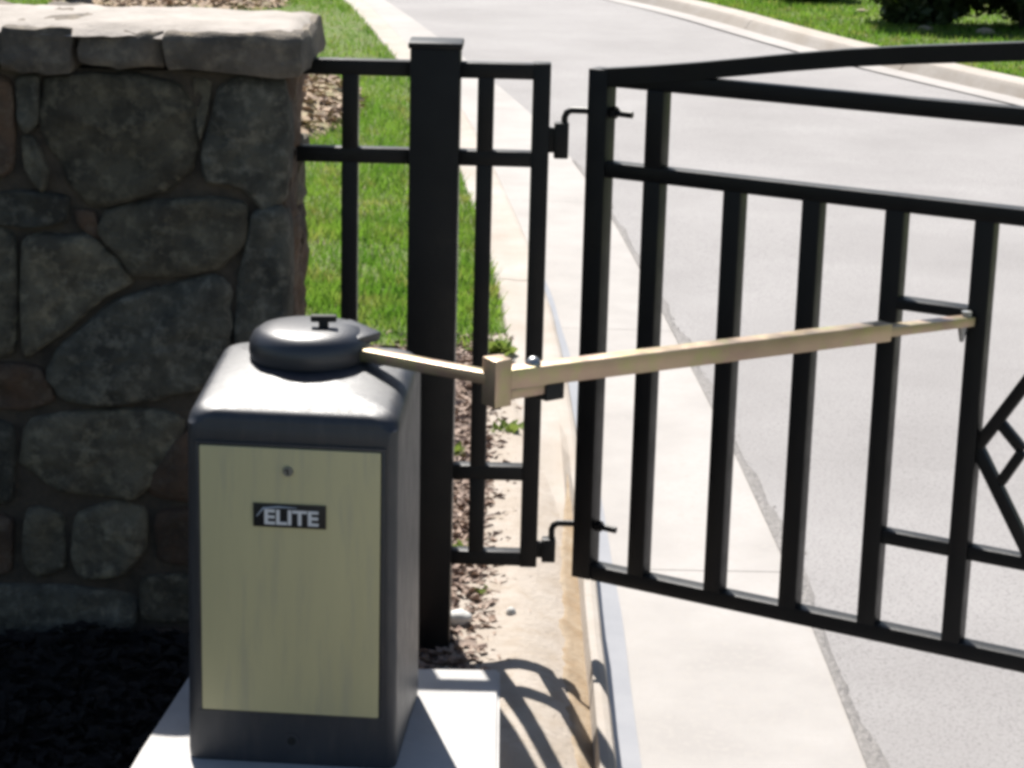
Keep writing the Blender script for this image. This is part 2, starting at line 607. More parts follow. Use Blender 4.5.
# ------------------------------------------------------------------ stone wall
WY, WX, WB = 4.58, -0.492, 5.0
CAPZ, CAPB = 1.408, 1.325
WL = -3.2
wall = tag(empty('stone_wall', (WX - 0.6, WY, 0)), 'grey fieldstone wall with flat capstones beside the black fence', 'wall')
wloc = Vector(wall.location)


def wl(v):
    return Vector(v) - wloc


bm = bmesh.new()
bm_box(bm, wl(((WL + WX) / 2, (WY + WB) / 2 + 0.009, 0.62)), (WX - WL - 0.036, WB - WY - 0.018, 1.41), bev=0.01)
from_bm('mortar_core', bm, M_MORTAR, wall)


def stone_mesh(poly, depth, ux, uy, un, seed, center_noise=0.022):
    """poly: list of 2d points (metres) in a face frame; returns verts, faces. proud of the mortar, irregular top"""
    P = [Vector((p[0], p[1])) for p in poly]
    for _ in range(2):
        Q = []
        for i, p in enumerate(P):
            q = P[(i + 1) % len(P)]
            Q += [p.lerp(q, 0.13), p.lerp(q, 0.87)] if _ == 0 else [p.lerp(q, 0.25), p.lerp(q, 0.75)]
        P = Q
    c = sum(P, Vector((0, 0))) / len(P)
    n = len(P)
    rings = [(1.09, -0.05), (1.085, depth * 0.4), (1.05, depth * 0.8), (0.97, depth * 0.98), (0.78, depth * 1.02), (0.55, depth * 1.0), (0.28, depth * 1.0)]
    V, Fc = [], []
    for (s, d) in rings:
        for p in P:
            j = 1 + 0.05 * nv((p.x * 1, p.y, seed), 24) + 0.03 * nv((p.x, p.y, seed), 60)
            q = c + (p - c) * (s * j)
            dd = d
            if d > 0:
                dd += center_noise * nv((q.x, q.y, seed), 11) + 0.5 * center_noise * nv((q.x, q.y, seed + 9), 30)
            V.append(ux * q.x + uy * q.y + un * dd)
    V.append(ux * c.x + uy * c.y + un * (depth + center_noise * nv((c.x, c.y, seed), 11)))
    for r in range(len(rings) - 1):
        for k in range(n):
            a, b = r * n + k, r * n + (k + 1) % n
            Fc.append((a, b, b + n, a + n))
    t = (len(rings) - 1) * n
    for k in range(n):
        Fc.append((t + k, t + (k + 1) % n, len(V) - 1))
    return V, Fc


STONES = [
    ([(45, 84), (75, 79), (130, 77), (177, 92), (191, 120), (189, 167), (160, 192), (90, 208), (68, 182), (47, 142), (41, 110)], 's', .034),
    ([(215, 93), (235, 84), (281, 82), (286, 150), (282, 198), (262, 212), (240, 187), (204, 182), (201, 150), (212, 120)], 'b', .036),
    ([(190, 80), (210, 84), (206, 112), (199, 142), (193, 118)], 's', .026),
    ([(13, 80), (37, 78), (36, 125), (23, 136), (14, 120)], 'b', .028),
    ([(18, 138), (32, 140), (47, 175), (41, 195), (21, 172)], 's', .03),
    ([(-28, 78), (9, 82), (12, 172), (-24, 184)], 'r', .028),
    ([(-30, 196), (30, 193), (66, 200), (61, 224), (20, 230), (-28, 224)], 'b', .028),
    ([(104, 214), (150, 204), (215, 202), (243, 209), (242, 242), (216, 271), (170, 279), (133, 276), (111, 250), (99, 230)], 's', .036),
    ([(250, 221), (274, 212), (287, 226), (287, 335), (246, 368), (234, 355), (236, 280), (245, 250)], 'b', .034),
    ([(21, 240), (86, 240), (112, 261), (129, 286), (100, 301), (60, 336), (25, 360), (19, 320)], 's', .036),
    ([(58, 352), (110, 307), (150, 296), (206, 281), (227, 300), (224, 345), (206, 387), (150, 402), (95, 407), (61, 397), (49, 372)], 'b', .038),
    ([(-26, 232), (13, 235), (14, 356), (-24, 358)], 's', .028),
    ([(-26, 366), (38, 370), (50, 404), (22, 415), (-26, 410)], 'r', .024),
    ([(28, 419), (150, 414), (178, 424), (166, 470), (130, 503), (60, 493), (20, 470)], 's', .034),
    ([(178, 440), (206, 420), (226, 462), (222, 503), (150, 504), (146, 486)], 'r', .03),
    ([(24, 512), (61, 518), (63, 571), (35, 582), (20, 560)], 's', .03),
    ([(74, 520), (110, 506), (142, 514), (144, 552), (120, 577), (80, 582), (69, 555)], 's', .034),
    ([(-28, 426), (12, 430), (10, 506), (-24, 510)], 'b', .028),
    ([(-28, 520), (10, 522), (9, 577), (-28, 580)], 'r', .028),
    ([(153, 516), (215, 512), (218, 572), (155, 565)], 'r', .028),
    ([(-28, 590), (60, 592), (132, 600), (127, 642), (60, 652), (-28, 644)], 'b', .03),
    ([(140, 580), (222, 582), (220, 626), (140, 626)], 's', .028),
    ([(138, 637), (222, 635), (222, 700), (132, 700)], 'r', .028),
    ([(-28, 655), (122, 661), (122, 708), (-28, 708)], 's', .028),
    ([(216, 392), (250, 374), (287, 345), (287, 440), (232, 445)], 's', .03),
    ([(236, 452), (287, 446), (287, 548), (230, 545)], 'b', .03),
    ([(228, 555), (287, 556), (287, 690), (230, 690)], 's', .03),
    ([(72, 212), (92, 214), (98, 236), (104, 246), (76, 230)], 'r', .022),
]
MK = {'s': M_STONE, 'b': M_STONE_BL, 'r': M_STONE_BR}
ux, uy, un = Vector((1, 0, 0)), Vector((0, 0, 1)), Vector((0, -1, 0))
for i, (poly, k, dp) in enumerate(STONES):
    pl = []
    for (x, y) in poly:
        q = wl(on_y(x, y, WY - 0.02))
        pl.append((q.x, q.z))
    v, f = stone_mesh(pl[::-1], dp, ux, uy, un, i * 3.1)
    from_pd('stone', [p + Vector((0, 0.029, 0)) for p in v], f, MK[k], wall, True)
# the wall goes on to the left, out of frame
x = on_y(-36, 300, WY).x
zrow = [0.0, 0.22, 0.4, 0.66, 0.86, 1.08, 1.30]
for r in range(6):
    xx = x - 0.01 - 0.05 * (r % 2)
    while xx > WL + 0.15:
        w = random.uniform(0.14, 0.34)
        if xx - w < WL:
            w = xx - WL
        z0, z1 = zrow[r] + 0.012, zrow[r + 1] - 0.012
        j = lambda: random.uniform(-0.022, 0.022)
        pl = [(xx - w + .015, z0 + j()), (xx - w / 2, z0 + j() * .5), (xx - .012, z0 + j()), (xx - .008 + j(), (z0 + z1) / 2), (xx - .014, z1 + j()), (xx - w / 2, z1 + j() * .5), (xx - w + .012, z1 + j()), (xx - w + .012 + j(), (z0 + z1) / 2)]
        pl = [(a - wloc.x, b) for a, b in pl]
        v, f = stone_mesh(pl, random.uniform(.024, .038), ux, uy, un, xx * 7 + r)
        from_pd('stone', [p + Vector((0, 0.018, 0)) for p in v], f, random.choice([M_STONE, M_STONE_BL, M_STONE_BR]), wall, True)
        xx -= w + 0.012
# end face of the wall
ux2, un2 = Vector((0, 1, 0)), Vector((1, 0, 0))
zz = -0.05
k = 0
while zz < 1.29:
    h = random.uniform(0.1, 0.24)
    if zz + h > 1.24:
        h = 1.318 - zz
    ys_ = [0.035, random.uniform(0.14, 0.28), WB - WY - 0.004] if k % 2 else [0.035, random.uniform(0.22, 0.3), WB - WY - 0.004]
    for a, b in zip(ys_, ys_[1:]):
        j = lambda: random.uniform(-0.012, 0.012)
        pl = [(a + .006, zz + .006), ((a + b) / 2, zz + .008 + j() * .5), (b - .006, zz + .006), (b - .006 + j() * .4, zz + h / 2), (b - .006, zz + h - .006), ((a + b) / 2, zz + h - .008 + j() * .5), (a + .006, zz + h - .006), (a + .006 + j() * .4, zz + h / 2)]
        v, f = stone_mesh(pl, .02, ux2, uy, un2, zz * 9 + a)
        from_pd('stone', [p + Vector((WX - wloc.x - 0.016, 0, 0)) for p in v], f, random.choice([M_STONE_BR, M_STONE_BR, M_STONE]), wall, True)
    zz += h
    k += 1


# capstones
def rough_slab(x0, x1, y0, y1, z0, z1, seed):
    bm = bmesh.new()
    bmesh.ops.create_cube(bm, size=1)
    bmesh.ops.subdivide_edges(bm, edges=bm.edges, cuts=5, use_grid_fill=True)
    for v in bm.verts:
        v.co = Vector((x0 + (v.co.x + .5) * (x1 - x0), y0 + (v.co.y + .5) * (y1 - y0), z0 + (v.co.z + .5) * (z1 - z0)))
    c = Vector(((x0 + x1) / 2, (y0 + y1) / 2, (z0 + z1) / 2))
    for v in bm.verts:
        p = v.co.copy()
        # soften corners
        ex = min(p.x - x0, x1 - p.x)
        ey = min(p.y - y0, y1 - p.y)
        ez = min(p.z - z0, z1 - p.z)
        ne = (ex < 1e-4) + (ey < 1e-4) + (ez < 1e-4)
        if ne >= 2:
            v.co += (c - p).normalized() * (0.008 if ne == 2 else 0.018)
        q = p * 1.0
        d = Vector((nv(q, 9, seed), nv(q, 9, seed + 5), nv(q, 9, seed + 11)))
        d2 = Vector((nv(q, 28, seed), nv(q, 28, seed + 5), nv(q, 28, seed + 11)))
        v.co += Vector((d.x * .012, d.y * .026, d.z * .012)) + d2 * 0.009
    return bm


CX = [(163, 305), (76, 161), (-4, 73), (-95, -6)]
prev = None
for i, (a, b) in enumerate(CX):
    x0 = on_y(a, 45, WY - 0.04).x
    x1 = on_y(b, 45, WY - 0.04).x
    if i == 0:
        x1 = -0.447
    dz = [0.0, -0.004, 0.006, 0][i]
    y1 = WB + 0.045
    bm = rough_slab(x0, x1, WY - 0.045 + [0, .02, 0.004, 0][i], y1, CAPB + [0, .004, -.006, 0][i], CAPZ + dz, i * 4.0)
    for v in bm.verts:
        v.co -= wloc
    from_bm('capstone', bm, M_CAP, wall, angle=50)
    last = x0
while last > WL:
    w = random.uniform(0.18, 0.36)
    bm = rough_slab(last - w, last - 0.012, WY - 0.04, WB + 0.045, CAPB, CAPZ + random.uniform(-.006, .006), last * 5)
    for v in bm.verts:
        v.co -= wloc
    from_bm('capstone', bm, M_CAP, wall, angle=50)
    last -= w
bm = bmesh.new()
bm_box(bm, wl(((WL + WX) / 2 + .01, (WY + WB) / 2, (CAPB + CAPZ) / 2 - 0.004)), (WX - WL - .03, WB - WY - .02, CAPZ - CAPB - 0.024))
from_bm('cap_bedding', bm, M_MORTAR, wall)

# added pale layer puts sunlit brightness into the cap top; ragged front edge
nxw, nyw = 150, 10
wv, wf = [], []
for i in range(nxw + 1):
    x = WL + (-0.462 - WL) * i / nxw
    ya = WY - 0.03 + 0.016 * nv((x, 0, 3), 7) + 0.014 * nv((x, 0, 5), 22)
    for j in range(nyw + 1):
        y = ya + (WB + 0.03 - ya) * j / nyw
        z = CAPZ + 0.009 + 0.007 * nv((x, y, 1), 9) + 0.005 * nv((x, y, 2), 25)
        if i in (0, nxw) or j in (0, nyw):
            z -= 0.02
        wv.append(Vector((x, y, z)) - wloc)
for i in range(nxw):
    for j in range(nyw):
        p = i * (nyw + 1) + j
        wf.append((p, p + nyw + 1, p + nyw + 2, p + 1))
from_pd('sunlit_cap_layer', wv, wf, M_CAP_SUNLIT, wall, True)

# ------------------------------------------------------------------ black fence
FY = 4.76
fp = on_z(432, 640, 0)
fence = tag(empty('metal_fence', (fp.x, FY, 0)), 'black metal fence with thick square post between stone wall and gate', 'fence')
fo = Vector(fence.location)


def fx(px, py):
    return on_y(px, py, FY)


post_x = fx(434, 200).x
PW = 0.108
ptop = fx(434, 46).z
bm = bmesh.new()
bm_box(bm, Vector((post_x, FY, (ptop - 0.2) / 2)) - fo, (PW, PW, ptop + 0.2), bev=0.004)
pst = from_bm('post', bm, M_BLACK, fence, angle=35)
bm = bmesh.new()
bm_box(bm, Vector((post_x, FY, ptop + 0.006)) - fo, (PW + 0.009, PW + 0.009, 0.014), bev=0.004)
from_bm('post_cap', bm, M_BLACK, pst, angle=35)
z_tl, z_ml = fx(350, 66).z, fx(350, 153).z
z_tr, z_mr, z_lr, z_br = fx(505, 71).z, fx(505, 159).z, fx(490, 471).z, fx(490, 556).z
z_tl = (z_tl + z_tr) / 2
z_tr = z_tl
z_ml = (z_ml + z_mr) / 2
z_mr = z_ml
xe = fx(535, 320).x
TB = 0.036


def fbeam(name, a, b, w=TB, h=TB, up=Vector((0, 0, 1))):
    return beam(name, Vector(a) - fo, Vector(b) - fo, w, h, M_BLACK, fence, up, 0.003)


for z in (z_tl, z_ml, z_lr, z_br):
    fbeam('rail', (WX + 0.008, FY, z), (post_x - PW / 2 + 0.002, FY, z), 0.034, 0.034)
    fbeam('rail', (post_x + PW / 2 - 0.002, FY, z), (xe, FY, z), 0.034, 0.034)
for px in (352,):
    bx = fx(350, 200).x
    for (za, zb) in ((z_br, z_lr), (z_lr, z_ml), (z_ml, z_tl)):
        fbeam('bar', (bx, FY, za + 0.015), (bx, FY, zb - 0.015), TB, TB, Vector((0, 1, 0)))
bx = fx(481, 320).x
for (za, zb) in ((z_br, z_lr), (z_lr, z_ml), (z_ml, z_tl)):
    fbeam('bar', (bx, FY, za + 0.015), (bx, FY, zb - 0.015), TB, TB, Vector((0, 1, 0)))
fbeam('end_stile', (xe, FY, z_br - 0.019), (xe, FY, z_tl + 0.0195), 0.039, 0.039, Vector((0, 1, 0)))
# hinge blocks welded on the end stile
HX = xe + 0.052
for (ya, yb) in ((122, 158), (538, 561)):
    za, zb = fx(555, yb).z, fx(555, ya).z
    bm = bmesh.new()
    bm_box(bm, Vector((HX - 0.006, FY, (za + zb) / 2)) - fo, (0.032, 0.03, zb - za), bev=0.004)
    bm_box(bm, Vector((xe + 0.025, FY, (za + zb) / 2)) - fo, (0.028, 0.012, (zb - za) * 0.7), bev=0.002)
    from_bm('hinge_block', bm, M_BLACK, fence, angle=35)

# ------------------------------------------------------------------ swing gate
GP = on_y(590, 400, FY + 0.005)
PHI = rad(-29)
gate = tag(empty('swing_gate', (GP.x, GP.y, 0), PHI), 'black metal driveway gate with arched top rail and diamond ornament', 'gate')
gd = Vector((math.cos(PHI), math.sin(PHI), 0))
gn = Vector((-gd.y, gd.x, 0))
g0 = Vector((GP.x, GP.y, 0))


def gp(x, y):
    """pixel -> (along leaf, z) on the gate's plane"""
    q = on_plane(x, y, g0, gn) - g0
    return q.dot(gd), q.z


def gbeam(name, a, b, w=0.04, h=0.04, up=Vector((0, 0, 1)), ext=0, off=0.0, par=None):
    return beam(name, (a[0], off, a[1]), (b[0], off, b[1]), w, h, M_BLACK, par or gate, up, 0.003, ext)


UPY = Vector((0, 1, 0))
GL = 2.45
z_mid = (gp(605, 170)[1] + gp(1000, 212)[1]) / 2
z_bot = (gp(588, 568)[1] + gp(1000, 661)[1] + gp(790, 609)[1]) / 3
z_top = (gp(700, 87)[1] + gp(1010, 114)[1]) / 2
z_low = (gp(905, 539)[1] + gp(1010, 559)[1]) / 2
s0 = gp(594, 320)[0]
gbeam('stile', (s0, z_bot - 0.017), (s0, gp(601, 68)[1]), 0.047, 0.047, UPY)
gbeam('stile', (GL, z_bot - 0.017), (GL, z_top + 0.28), 0.047, 0.047, UPY)
gbeam('bottom_rail', (s0 + 0.0235, z_bot), (GL - .0235, z_bot), 0.04, 0.036)
gbeam('middle_rail', (s0 + 0.0235, z_mid), (GL - .0235, z_mid), 0.04, 0.034)
gbeam('top_rail', (s0 + 0.0235, z_top), (GL - .0235, z_top), 0.034, 0.036)
# arched rail
ap = [(598, 75.5), (650, 74), (700, 70.5), (741, 66.8), (792, 62), (850, 57.5), (910, 54.5), (1024, 51)]
AP = [gp(*p) for p in ap]
AP[0] = (s0 + 0.01, AP[0][1])
slope = 0.05
e = AP[-1]
AP += [(e[0] + t, e[1] + 0.165 * t + 0.02 * t * t) for t in (0.2, 0.5, 0.8, 1.1) if e[0] + t < GL] + [(GL, e[1] + 0.165 * (GL - e[0]) + 0.02 * (GL - e[0]) ** 2)]
bm = bmesh.new()
prev = None
hw, hh = 0.021, 0.018
for i, (s, z) in enumerate(AP):
    a, b = AP[max(i - 1, 0)], AP[min(i + 1, len(AP) - 1)]
    t = Vector((b[0] - a[0], 0, b[1] - a[1])).normalized()
    u = Vector((-t.z, 0, t.x))
    c = Vector((s, 0, z))
    ring = [bm.verts.new(c + u * sz * hh + Vector((0, sy * hw, 0))) for sy, sz in ((-1, -1), (1, -1), (1, 1), (-1, 1))]
    if prev:
        for k in range(4):
            bm.faces.new((prev[k], prev[(k + 1) % 4], ring[(k + 1) % 4], ring[k]))
    else:
        bm.faces.new(ring)
    prev = ring
bm.faces.new(prev)
from_bm('arched_rail', bm, M_BLACK, gate, angle=25)
# pickets
bars = [(649, 330), (725, 395), (802, 405), (883, 418), (970, 432)]
S = [gp(*b)[0] for b in bars]
step = S[-1] - S[-2]
gbeam('picket', (S[0], z_bot + 0.016), (S[0], z_mid - 0.015), 0.041, 0.041, UPY)
gbeam('picket', (S[0], z_mid + 0.015), (S[0], z_top - 0.016), 0.041, 0.041, UPY)
sd = S[-1] + 2 * 0.40
mir = [2 * (S[-1] + 0.40) - s for s in S[1:]]
for s in S[1:] + [m for m in mir if m < GL - 0.06]:
    gbeam('picket', (s, z_bot + 0.016), (s, z_mid - 0.015), 0.041, 0.041, UPY)
gbeam('lower_rail', (S[3] + .0195, z_low), (S[4] - .0195, z_low), 0.032, 0.03)
gbeam('lower_rail', (S[4] + .0195, z_low), (sd - .0195, z_low), 0.032, 0.03)
gbeam('lower_rail', (sd + .0195, z_low), (mir[-2] - .0195, z_low), 0.032, 0.03)
# ornament: large diamond with a small diamond in the corner
L0 = (S[4] + 0.018, gp(978, 447)[1])
U1 = gp(1024, 386)
D1 = gp(1024, 543)
zc = L0[1]
mid = S[-1] + 0.40


def to_s(a, b, s):
    t = (s - a[0]) / (b[0] - a[0])
    return (s, a[1] + (b[1] - a[1]) * t)


def to_z(a, b, z):
    t = (z - a[1]) / (b[1] - a[1])
    return (a[0] + (b[0] - a[0]) * t, z)


Ue = to_s(L0, U1, mid)
if Ue[1] > z_mid - 0.01:
    Ue = to_z(L0, U1, z_mid - 0.012)
De = to_z(L0, D1, z_low + 0.01)
mm = lambda p: (2 * mid - p[0], p[1])
for a, b in ((L0, Ue), (L0, De), (mm(L0), mm(Ue)), (mm(L0), mm(De))):
    gbeam('diamond_bar', a, b, 0.026, 0.024, UPY)
t1, r1, b1 = gp(1001, 424), gp(1023, 451), gp(1001, 482)
for f_ in (lambda p: p, mm):
    gbeam('diamond_bar', f_(t1), f_(r1), 0.022, 0.02, UPY, off=0.002)
    gbeam('diamond_bar', f_(b1), f_(r1), 0.022, 0.02, UPY, off=-0.002)
# bracket between two pickets for the operator arm
zb = (gp(915, 304)[1] + gp(965, 311)[1]) / 2
gbeam('arm_bracket', (S[3] + 0.0195, zb), (S[4] - 0.0195, zb), 0.045, 0.022, off=-0.004)
# J-bolts of the hinges
for (py, px0) in ((110, 566), (523, 560)):
    A = Vector((HX, FY, on_y(px0, py + 22, FY).z))
    zt = on_y(px0, py, FY).z
    E_ = g0 + gd * (s0 + 0.075)
    pts = [A, Vector((HX, FY, zt - 0.016)), Vector((HX + 0.004, FY, zt - 0.006)), Vector((HX + 0.014, FY, zt)), Vector((g0.x + gd.x * s0, g0.y + gd.y * s0, zt - 0.001)), Vector((E_.x, E_.y, zt - 0.003))]
    inv = gate.rotation_euler.to_matrix().to_4x4().inverted()
    pts = [inv @ (p - g0) for p in pts]
    jb = tube('hinge_bolt', pts, 0.0075, M_BLACK, gate)
    disc('nut', pts[4] + Vector((0.032, 0, 0)), (1, 0, 0), 0.0135, 0.012, M_BLACK, jb, 6)

# ------------------------------------------------------------------ concrete pad and operator
PADZ = 0.24
pr = on_z(500, 669, PADZ)
plb = on_z(192, 668, PADZ)
plf = on_z(130, 768, PADZ)
prx, pby = pr.x, pr.y
lx = lambda y: plb.x + (plf.x - plb.x) * (plb.y - y) / (plb.y - plf.y)
yf = 3.40
bm = bmesh.new()
outline = [(prx, pby), (lx(pby), pby - .02), (lx(3.6), 3.6), (lx(yf), yf), (prx + .005, yf)]
vb = [bm.verts.new((x, y, -0.12)) for x, y in outline]
vt = [bm.verts.new((x, y, PADZ)) for x, y in outline]
bm.faces.new(vt)
bm.faces.new(vb[::-1])
for i in range(len(outline)):
    j = (i + 1) % len(outline)
    bm.faces.new((vb[i], vb[j], vt[j], vt[i]))
bmesh.ops.bevel(bm, geom=[e for e in bm.edges if all(v.co.z > 0 for v in e.verts)], offset=0.006, segments=2, affect='EDGES')
pad = from_bm('concrete_pad', bm, M_PAD, None, angle=35)
tag(pad, 'raised white concrete pad under the gate operator', 'pad')

OP_YAW = rad(-4.0)
OPC = Vector((-0.371, 3.555, PADZ))     # bottom centre of the front face
op = tag(empty('gate_operator', OPC, OP_YAW), 'charcoal gate operator box with olive beige front panel on concrete pad', 'gate operator')
OW, OD, OH = 0.362, 0.345, 0.652

# housing: lofted rounded-rectangle sections, drawn in at the top
def rrect(w, d, r, n=6):
    pts = []
    for cx, cy, a0 in ((w / 2 - r, d - r, 0), (-w / 2 + r, d - r, 90), (-w / 2 + r, r, 180), (w / 2 - r, r, 270)):
        for k in range(n + 1):
            a = rad(a0 + 90 * k / n)
            pts.append((cx + r * math.cos(a), cy + r * math.sin(a)))
    return pts


bm = bmesh.new()
secs = [(0.0, 0.0, 0), (0.004, -0.003, 0), (0.02, -0.004, 0), (0.30, -0.002, 0), (OH - 0.045, 0, 0), (OH - 0.026, 0.0, 0)]
R_T = 0.055
for k in range(1, 8):
    a = rad(90 * k / 7)
    secs.append((OH - 0.026 + 0.020 * math.sin(a), 0.026 * (1 - math.cos(a)), 1))
for q in (0.03, 0.05, 0.07, 0.09, 0.11):
    secs.append((OH - 0.006 + 0.05 * (q - 0.02), q, 1))
rings = []
for (z, ins, top) in secs:
    w, d = OW - 2 * ins, OD - (1.6 if top else 2) * ins
    r = max(0.012, 0.018 + (0.015 if top else 0))
    r = min(r, min(w, d) / 2 - 0.002)
    rings.append([bm.verts.new((x, y + ins * (0.45 if top else 1), z - (0.0))) for x, y in rrect(w, d, r)])
def lift(x, y):
    t = max(0.0, min(1.0, y / 0.24))
    return 0.043 * math.sin(t * math.pi / 2) ** 1.05 - 0.004 - 0.008 * abs(2 * x / OW) ** 3


# close the crown with shrinking rings so that it is a smooth curved lid
for q in (0.135, 0.155):
    w, d = OW - 2 * q, OD - 2 * q
    rings.append([bm.verts.new((x, y + q * 0.85, OH)) for x, y in rrect(w, d, min(0.03, d / 2 - .002))])
n = len(rings[0])
for ring in rings:
    for v in ring:
        if v.co.z > OH - 0.05:
            v.co.z += lift(v.co.x, v.co.y)
for a, b in zip(rings, rings[1:]):
    for k in range(n):
        bm.faces.new((a[k], a[(k + 1) % n], b[(k + 1) % n], b[k]))
bm.faces.new(rings[0][::-1])
bm.faces.new(rings[-1])
housing = from_bm('housing', bm, M_HOUSING, op, angle=32)

opinv = Matrix.Translation(OPC) @ Matrix.Rotation(OP_YAW, 4, 'Z')
opinv = opinv.inverted()
fn = Matrix.Rotation(OP_YAW, 3, 'Z') @ Vector((0, -1, 0))


def of(x, y, off=0.0):
    """pixel -> operator local (x, z) on its front plane"""
    q = opinv @ on_plane(x, y, OPC, fn)
    return q.x, q.z


pa, pb, pc, pd = of(201, 447), of(381, 449), of(379, 713), of(202, 711)
x0, x1 = (pa[0] + pd[0]) / 2, (pb[0] + pc[0]) / 2
z0, z1 = (pc[1] + pd[1]) / 2, (pa[1] + pb[1]) / 2
bm = bmesh.new()
bm_box(bm, Vector(((x0 + x1) / 2, -0.001, (z0 + z1) / 2)), (x1 - x0, 0.012, z1 - z0), bev=0.0025)
panel = from_bm('front_panel', bm, M_PANEL, op, angle=35)
bm = bmesh.new()
g = 0.004
for (c, s) in ((((x0 + x1) / 2, -0.0005, z1 + g), (x1 - x0 + 4 * g, 0.009, 2 * g - .002)), (((x0 + x1) / 2, -0.0005, z0 - g), (x1 - x0 + 4 * g, 0.009, 2 * g - .002)),
               ((x0 - g, -0.0005, (z0 + z1) / 2), (2 * g - .002, 0.0085, z1 - z0 + 2 * g - .001)), ((x1 + g, -0.0005, (z0 + z1) / 2), (2 * g - .002, 0.0085, z1 - z0 + 2 * g - .001))):
    bm_box(bm, Vector(c), s, bev=0.001)
from_bm('panel_trim', bm, M_HOUSING, op, angle=35)
lk = of(289, 470)
lock = disc('lock', (lk[0], -0.009, lk[1]), (0, -1, 0), 0.0085, 0.007, M_STEEL, panel, 20, 0.001)
bm = bmesh.new()
bm_box(bm, Vector((lk[0], -0.0127, lk[1])), (0.0022, 0.002, 0.009))
bm_box(bm, Vector((lk[0] - .002, -0.0127, lk[1] + .003)), (0.006, 0.0018, 0.0022))
from_bm('keyhole', bm, M_RUBBER, panel)
l2 = of(292, 740)
k2 = disc('vent_plug', (l2[0], -0.001, l2[1]), (0, -1, 0), 0.0165, 0.008, M_HEAD, op, 28, 0.002)
disc('plug_hole', (l2[0], -0.0042, l2[1]), (0, -1, 0), 0.0075, 0.004, M_RUBBER, k2, 20)
# nameplate
na, nb = of(254, 501), of(327, 528)
nx, nz_ = (na[0] + nb[0]) / 2, (na[1] + nb[1]) / 2
nw, nh = nb[0] - na[0], na[1] - nb[1]
bm = bmesh.new()
bm_box(bm, Vector((nx, -0.0082, nz_)), (nw, 0.004, nh), bev=0.0015)
plate = from_bm('nameplate', bm, M_PLATE, panel, angle=35)


def text(body, name, size, loc, mat, parent, sx=1.0):
    c = bpy.data.curves.new(name, 'FONT')
    c.body = body
    c.size = size
    c.extrude = 0.0006
    c.offset = size * 0.028
    c.align_x = 'CENTER'
    c.align_y = 'CENTER'
    o = bpy.data.objects.new(name, c)
    COL.objects.link(o)
    o.parent = parent
    o.location = loc
    o.rotation_euler = (rad(90), 0, 0)
    o.scale = (sx, 1, 1)
    bpy.context.view_layer.update()
    me = bpy.data.meshes.new_from_object(o.evaluated_get(bpy.context.evaluated_depsgraph_get()))
    bpy.data.objects.remove(o)
    o = link(name, me, mat, parent)
    o.location = loc
    o.rotation_euler = (rad(90), 0, 0)
    o.scale = (sx, 1, 1)
    return o


text('ELITE', 'lettering', nh * 0.86, (nx + nw * 0.02, -0.0108, nz_ - nh * 0.09), M_LETTER, plate, 1.12)
# pale swoosh over the first letters
bm = bmesh.new()
tube_bm(bm, [(nx - nw * 0.45, -0.0104, nz_ - nh * .05), (nx - nw * 0.36, -0.0104, nz_ + nh * .3), (nx - nw * .15, -0.0104, nz_ + nh * 0.38), (nx + nw * 0.1, -0.0104, nz_ + nh * 0.36)], [0.0008, 0.0014, 0.0014, 0.0005], 8)
from_bm('swoosh', bm, M_LETTER_BLUE, plate)

# drive head on top
HC = Vector((-0.008, 0.235, OH + 0.012))
bm = bmesh.new()
prof = [(0.055, -0.02), (0.058, 0.012), (0.1, 0.014), (0.1055, 0.018), (0.1085, 0.032), (0.107, 0.049), (0.100, 0.063), (0.087, 0.072), (0.06, 0.077), (0.025, 0.0785), (0.0, 0.079)]
N = 48
rings = []
for (r, z) in prof:
    if r == 0:
        rings.append([bm.verts.new((HC.x, HC.y, HC.z + z))])
    else:
        rings.append([bm.verts.new((HC.x + r * math.cos(2 * math.pi * k / N), HC.y + r * math.sin(2 * math.pi * k / N), HC.z + z)) for k in range(N)])
for a, b in zip(rings, rings[1:]):
    for k in range(N):
        if len(b) == 1:
            bm.faces.new((a[k], a[(k + 1) % N], b[0]))
        else:
            bm.faces.new((a[k], a[(k + 1) % N], b[(k + 1) % N], b[k]))
bm.faces.new(rings[0][::-1])
head = from_bm('drive_head', bm, M_HEAD, op, angle=40)
# release key on the head
bm = bmesh.new()
kx, ky = HC.x + 0.028, HC.y - 0.02
bm_box(bm, Vector((kx, ky, HC.z + 0.083)), (0.016, 0.016, 0.02), bev=0.002)
bm_box(bm, Vector((kx, ky, HC.z + 0.094)), (0.046, 0.016, 0.012), Matrix.Rotation(rad(8), 3, 'Z'), bev=0.003)
from_bm('release_key', bm, M_RUBBER, head, angle=35)

# ------------------------------------------------------------------ operator arm
ZA = 0.925
hw_ = Matrix.Translation(OPC) @ Matrix.Rotation(OP_YAW, 4, 'Z')
hc = hw_ @ HC
arm = empty('operator_arm', (hc.x, hc.y, hc.z))
tag(arm, 'two-link zinc yellow steel arm joining the operator head to the gate', 'arm')
ao = Vector(arm.location)
z1a = hc.z + 0.036
el_top = on_plane(499, 378, Vector((0, hc.y - 0.045, 0)), Vector((0, 1, 0)))
a_start = on_z(352, 347, z1a)
elb = on_z(497, 379, z1a - 0.004)
gz = zb + 0.004
Z_E = z1a - 0.002
g_end_s = gp(968, 320)[0]
end_pl = g0 - gn * 0.036
e_pt = on_plane(966, 321, end_pl, gn)


def abeam(name, a, b, w, h, mat, par=arm, **kw):
    return beam(name, Vector(a) - ao, Vector(b) - ao, w, h, mat, par, **kw)


dir1 = (elb - a_start).normalized()
abeam('link', hc + Vector((0.03, 0, 0.036)), elb - dir1 * 0.012, 0.028, 0.023, M_ZINC, bev=0.006)
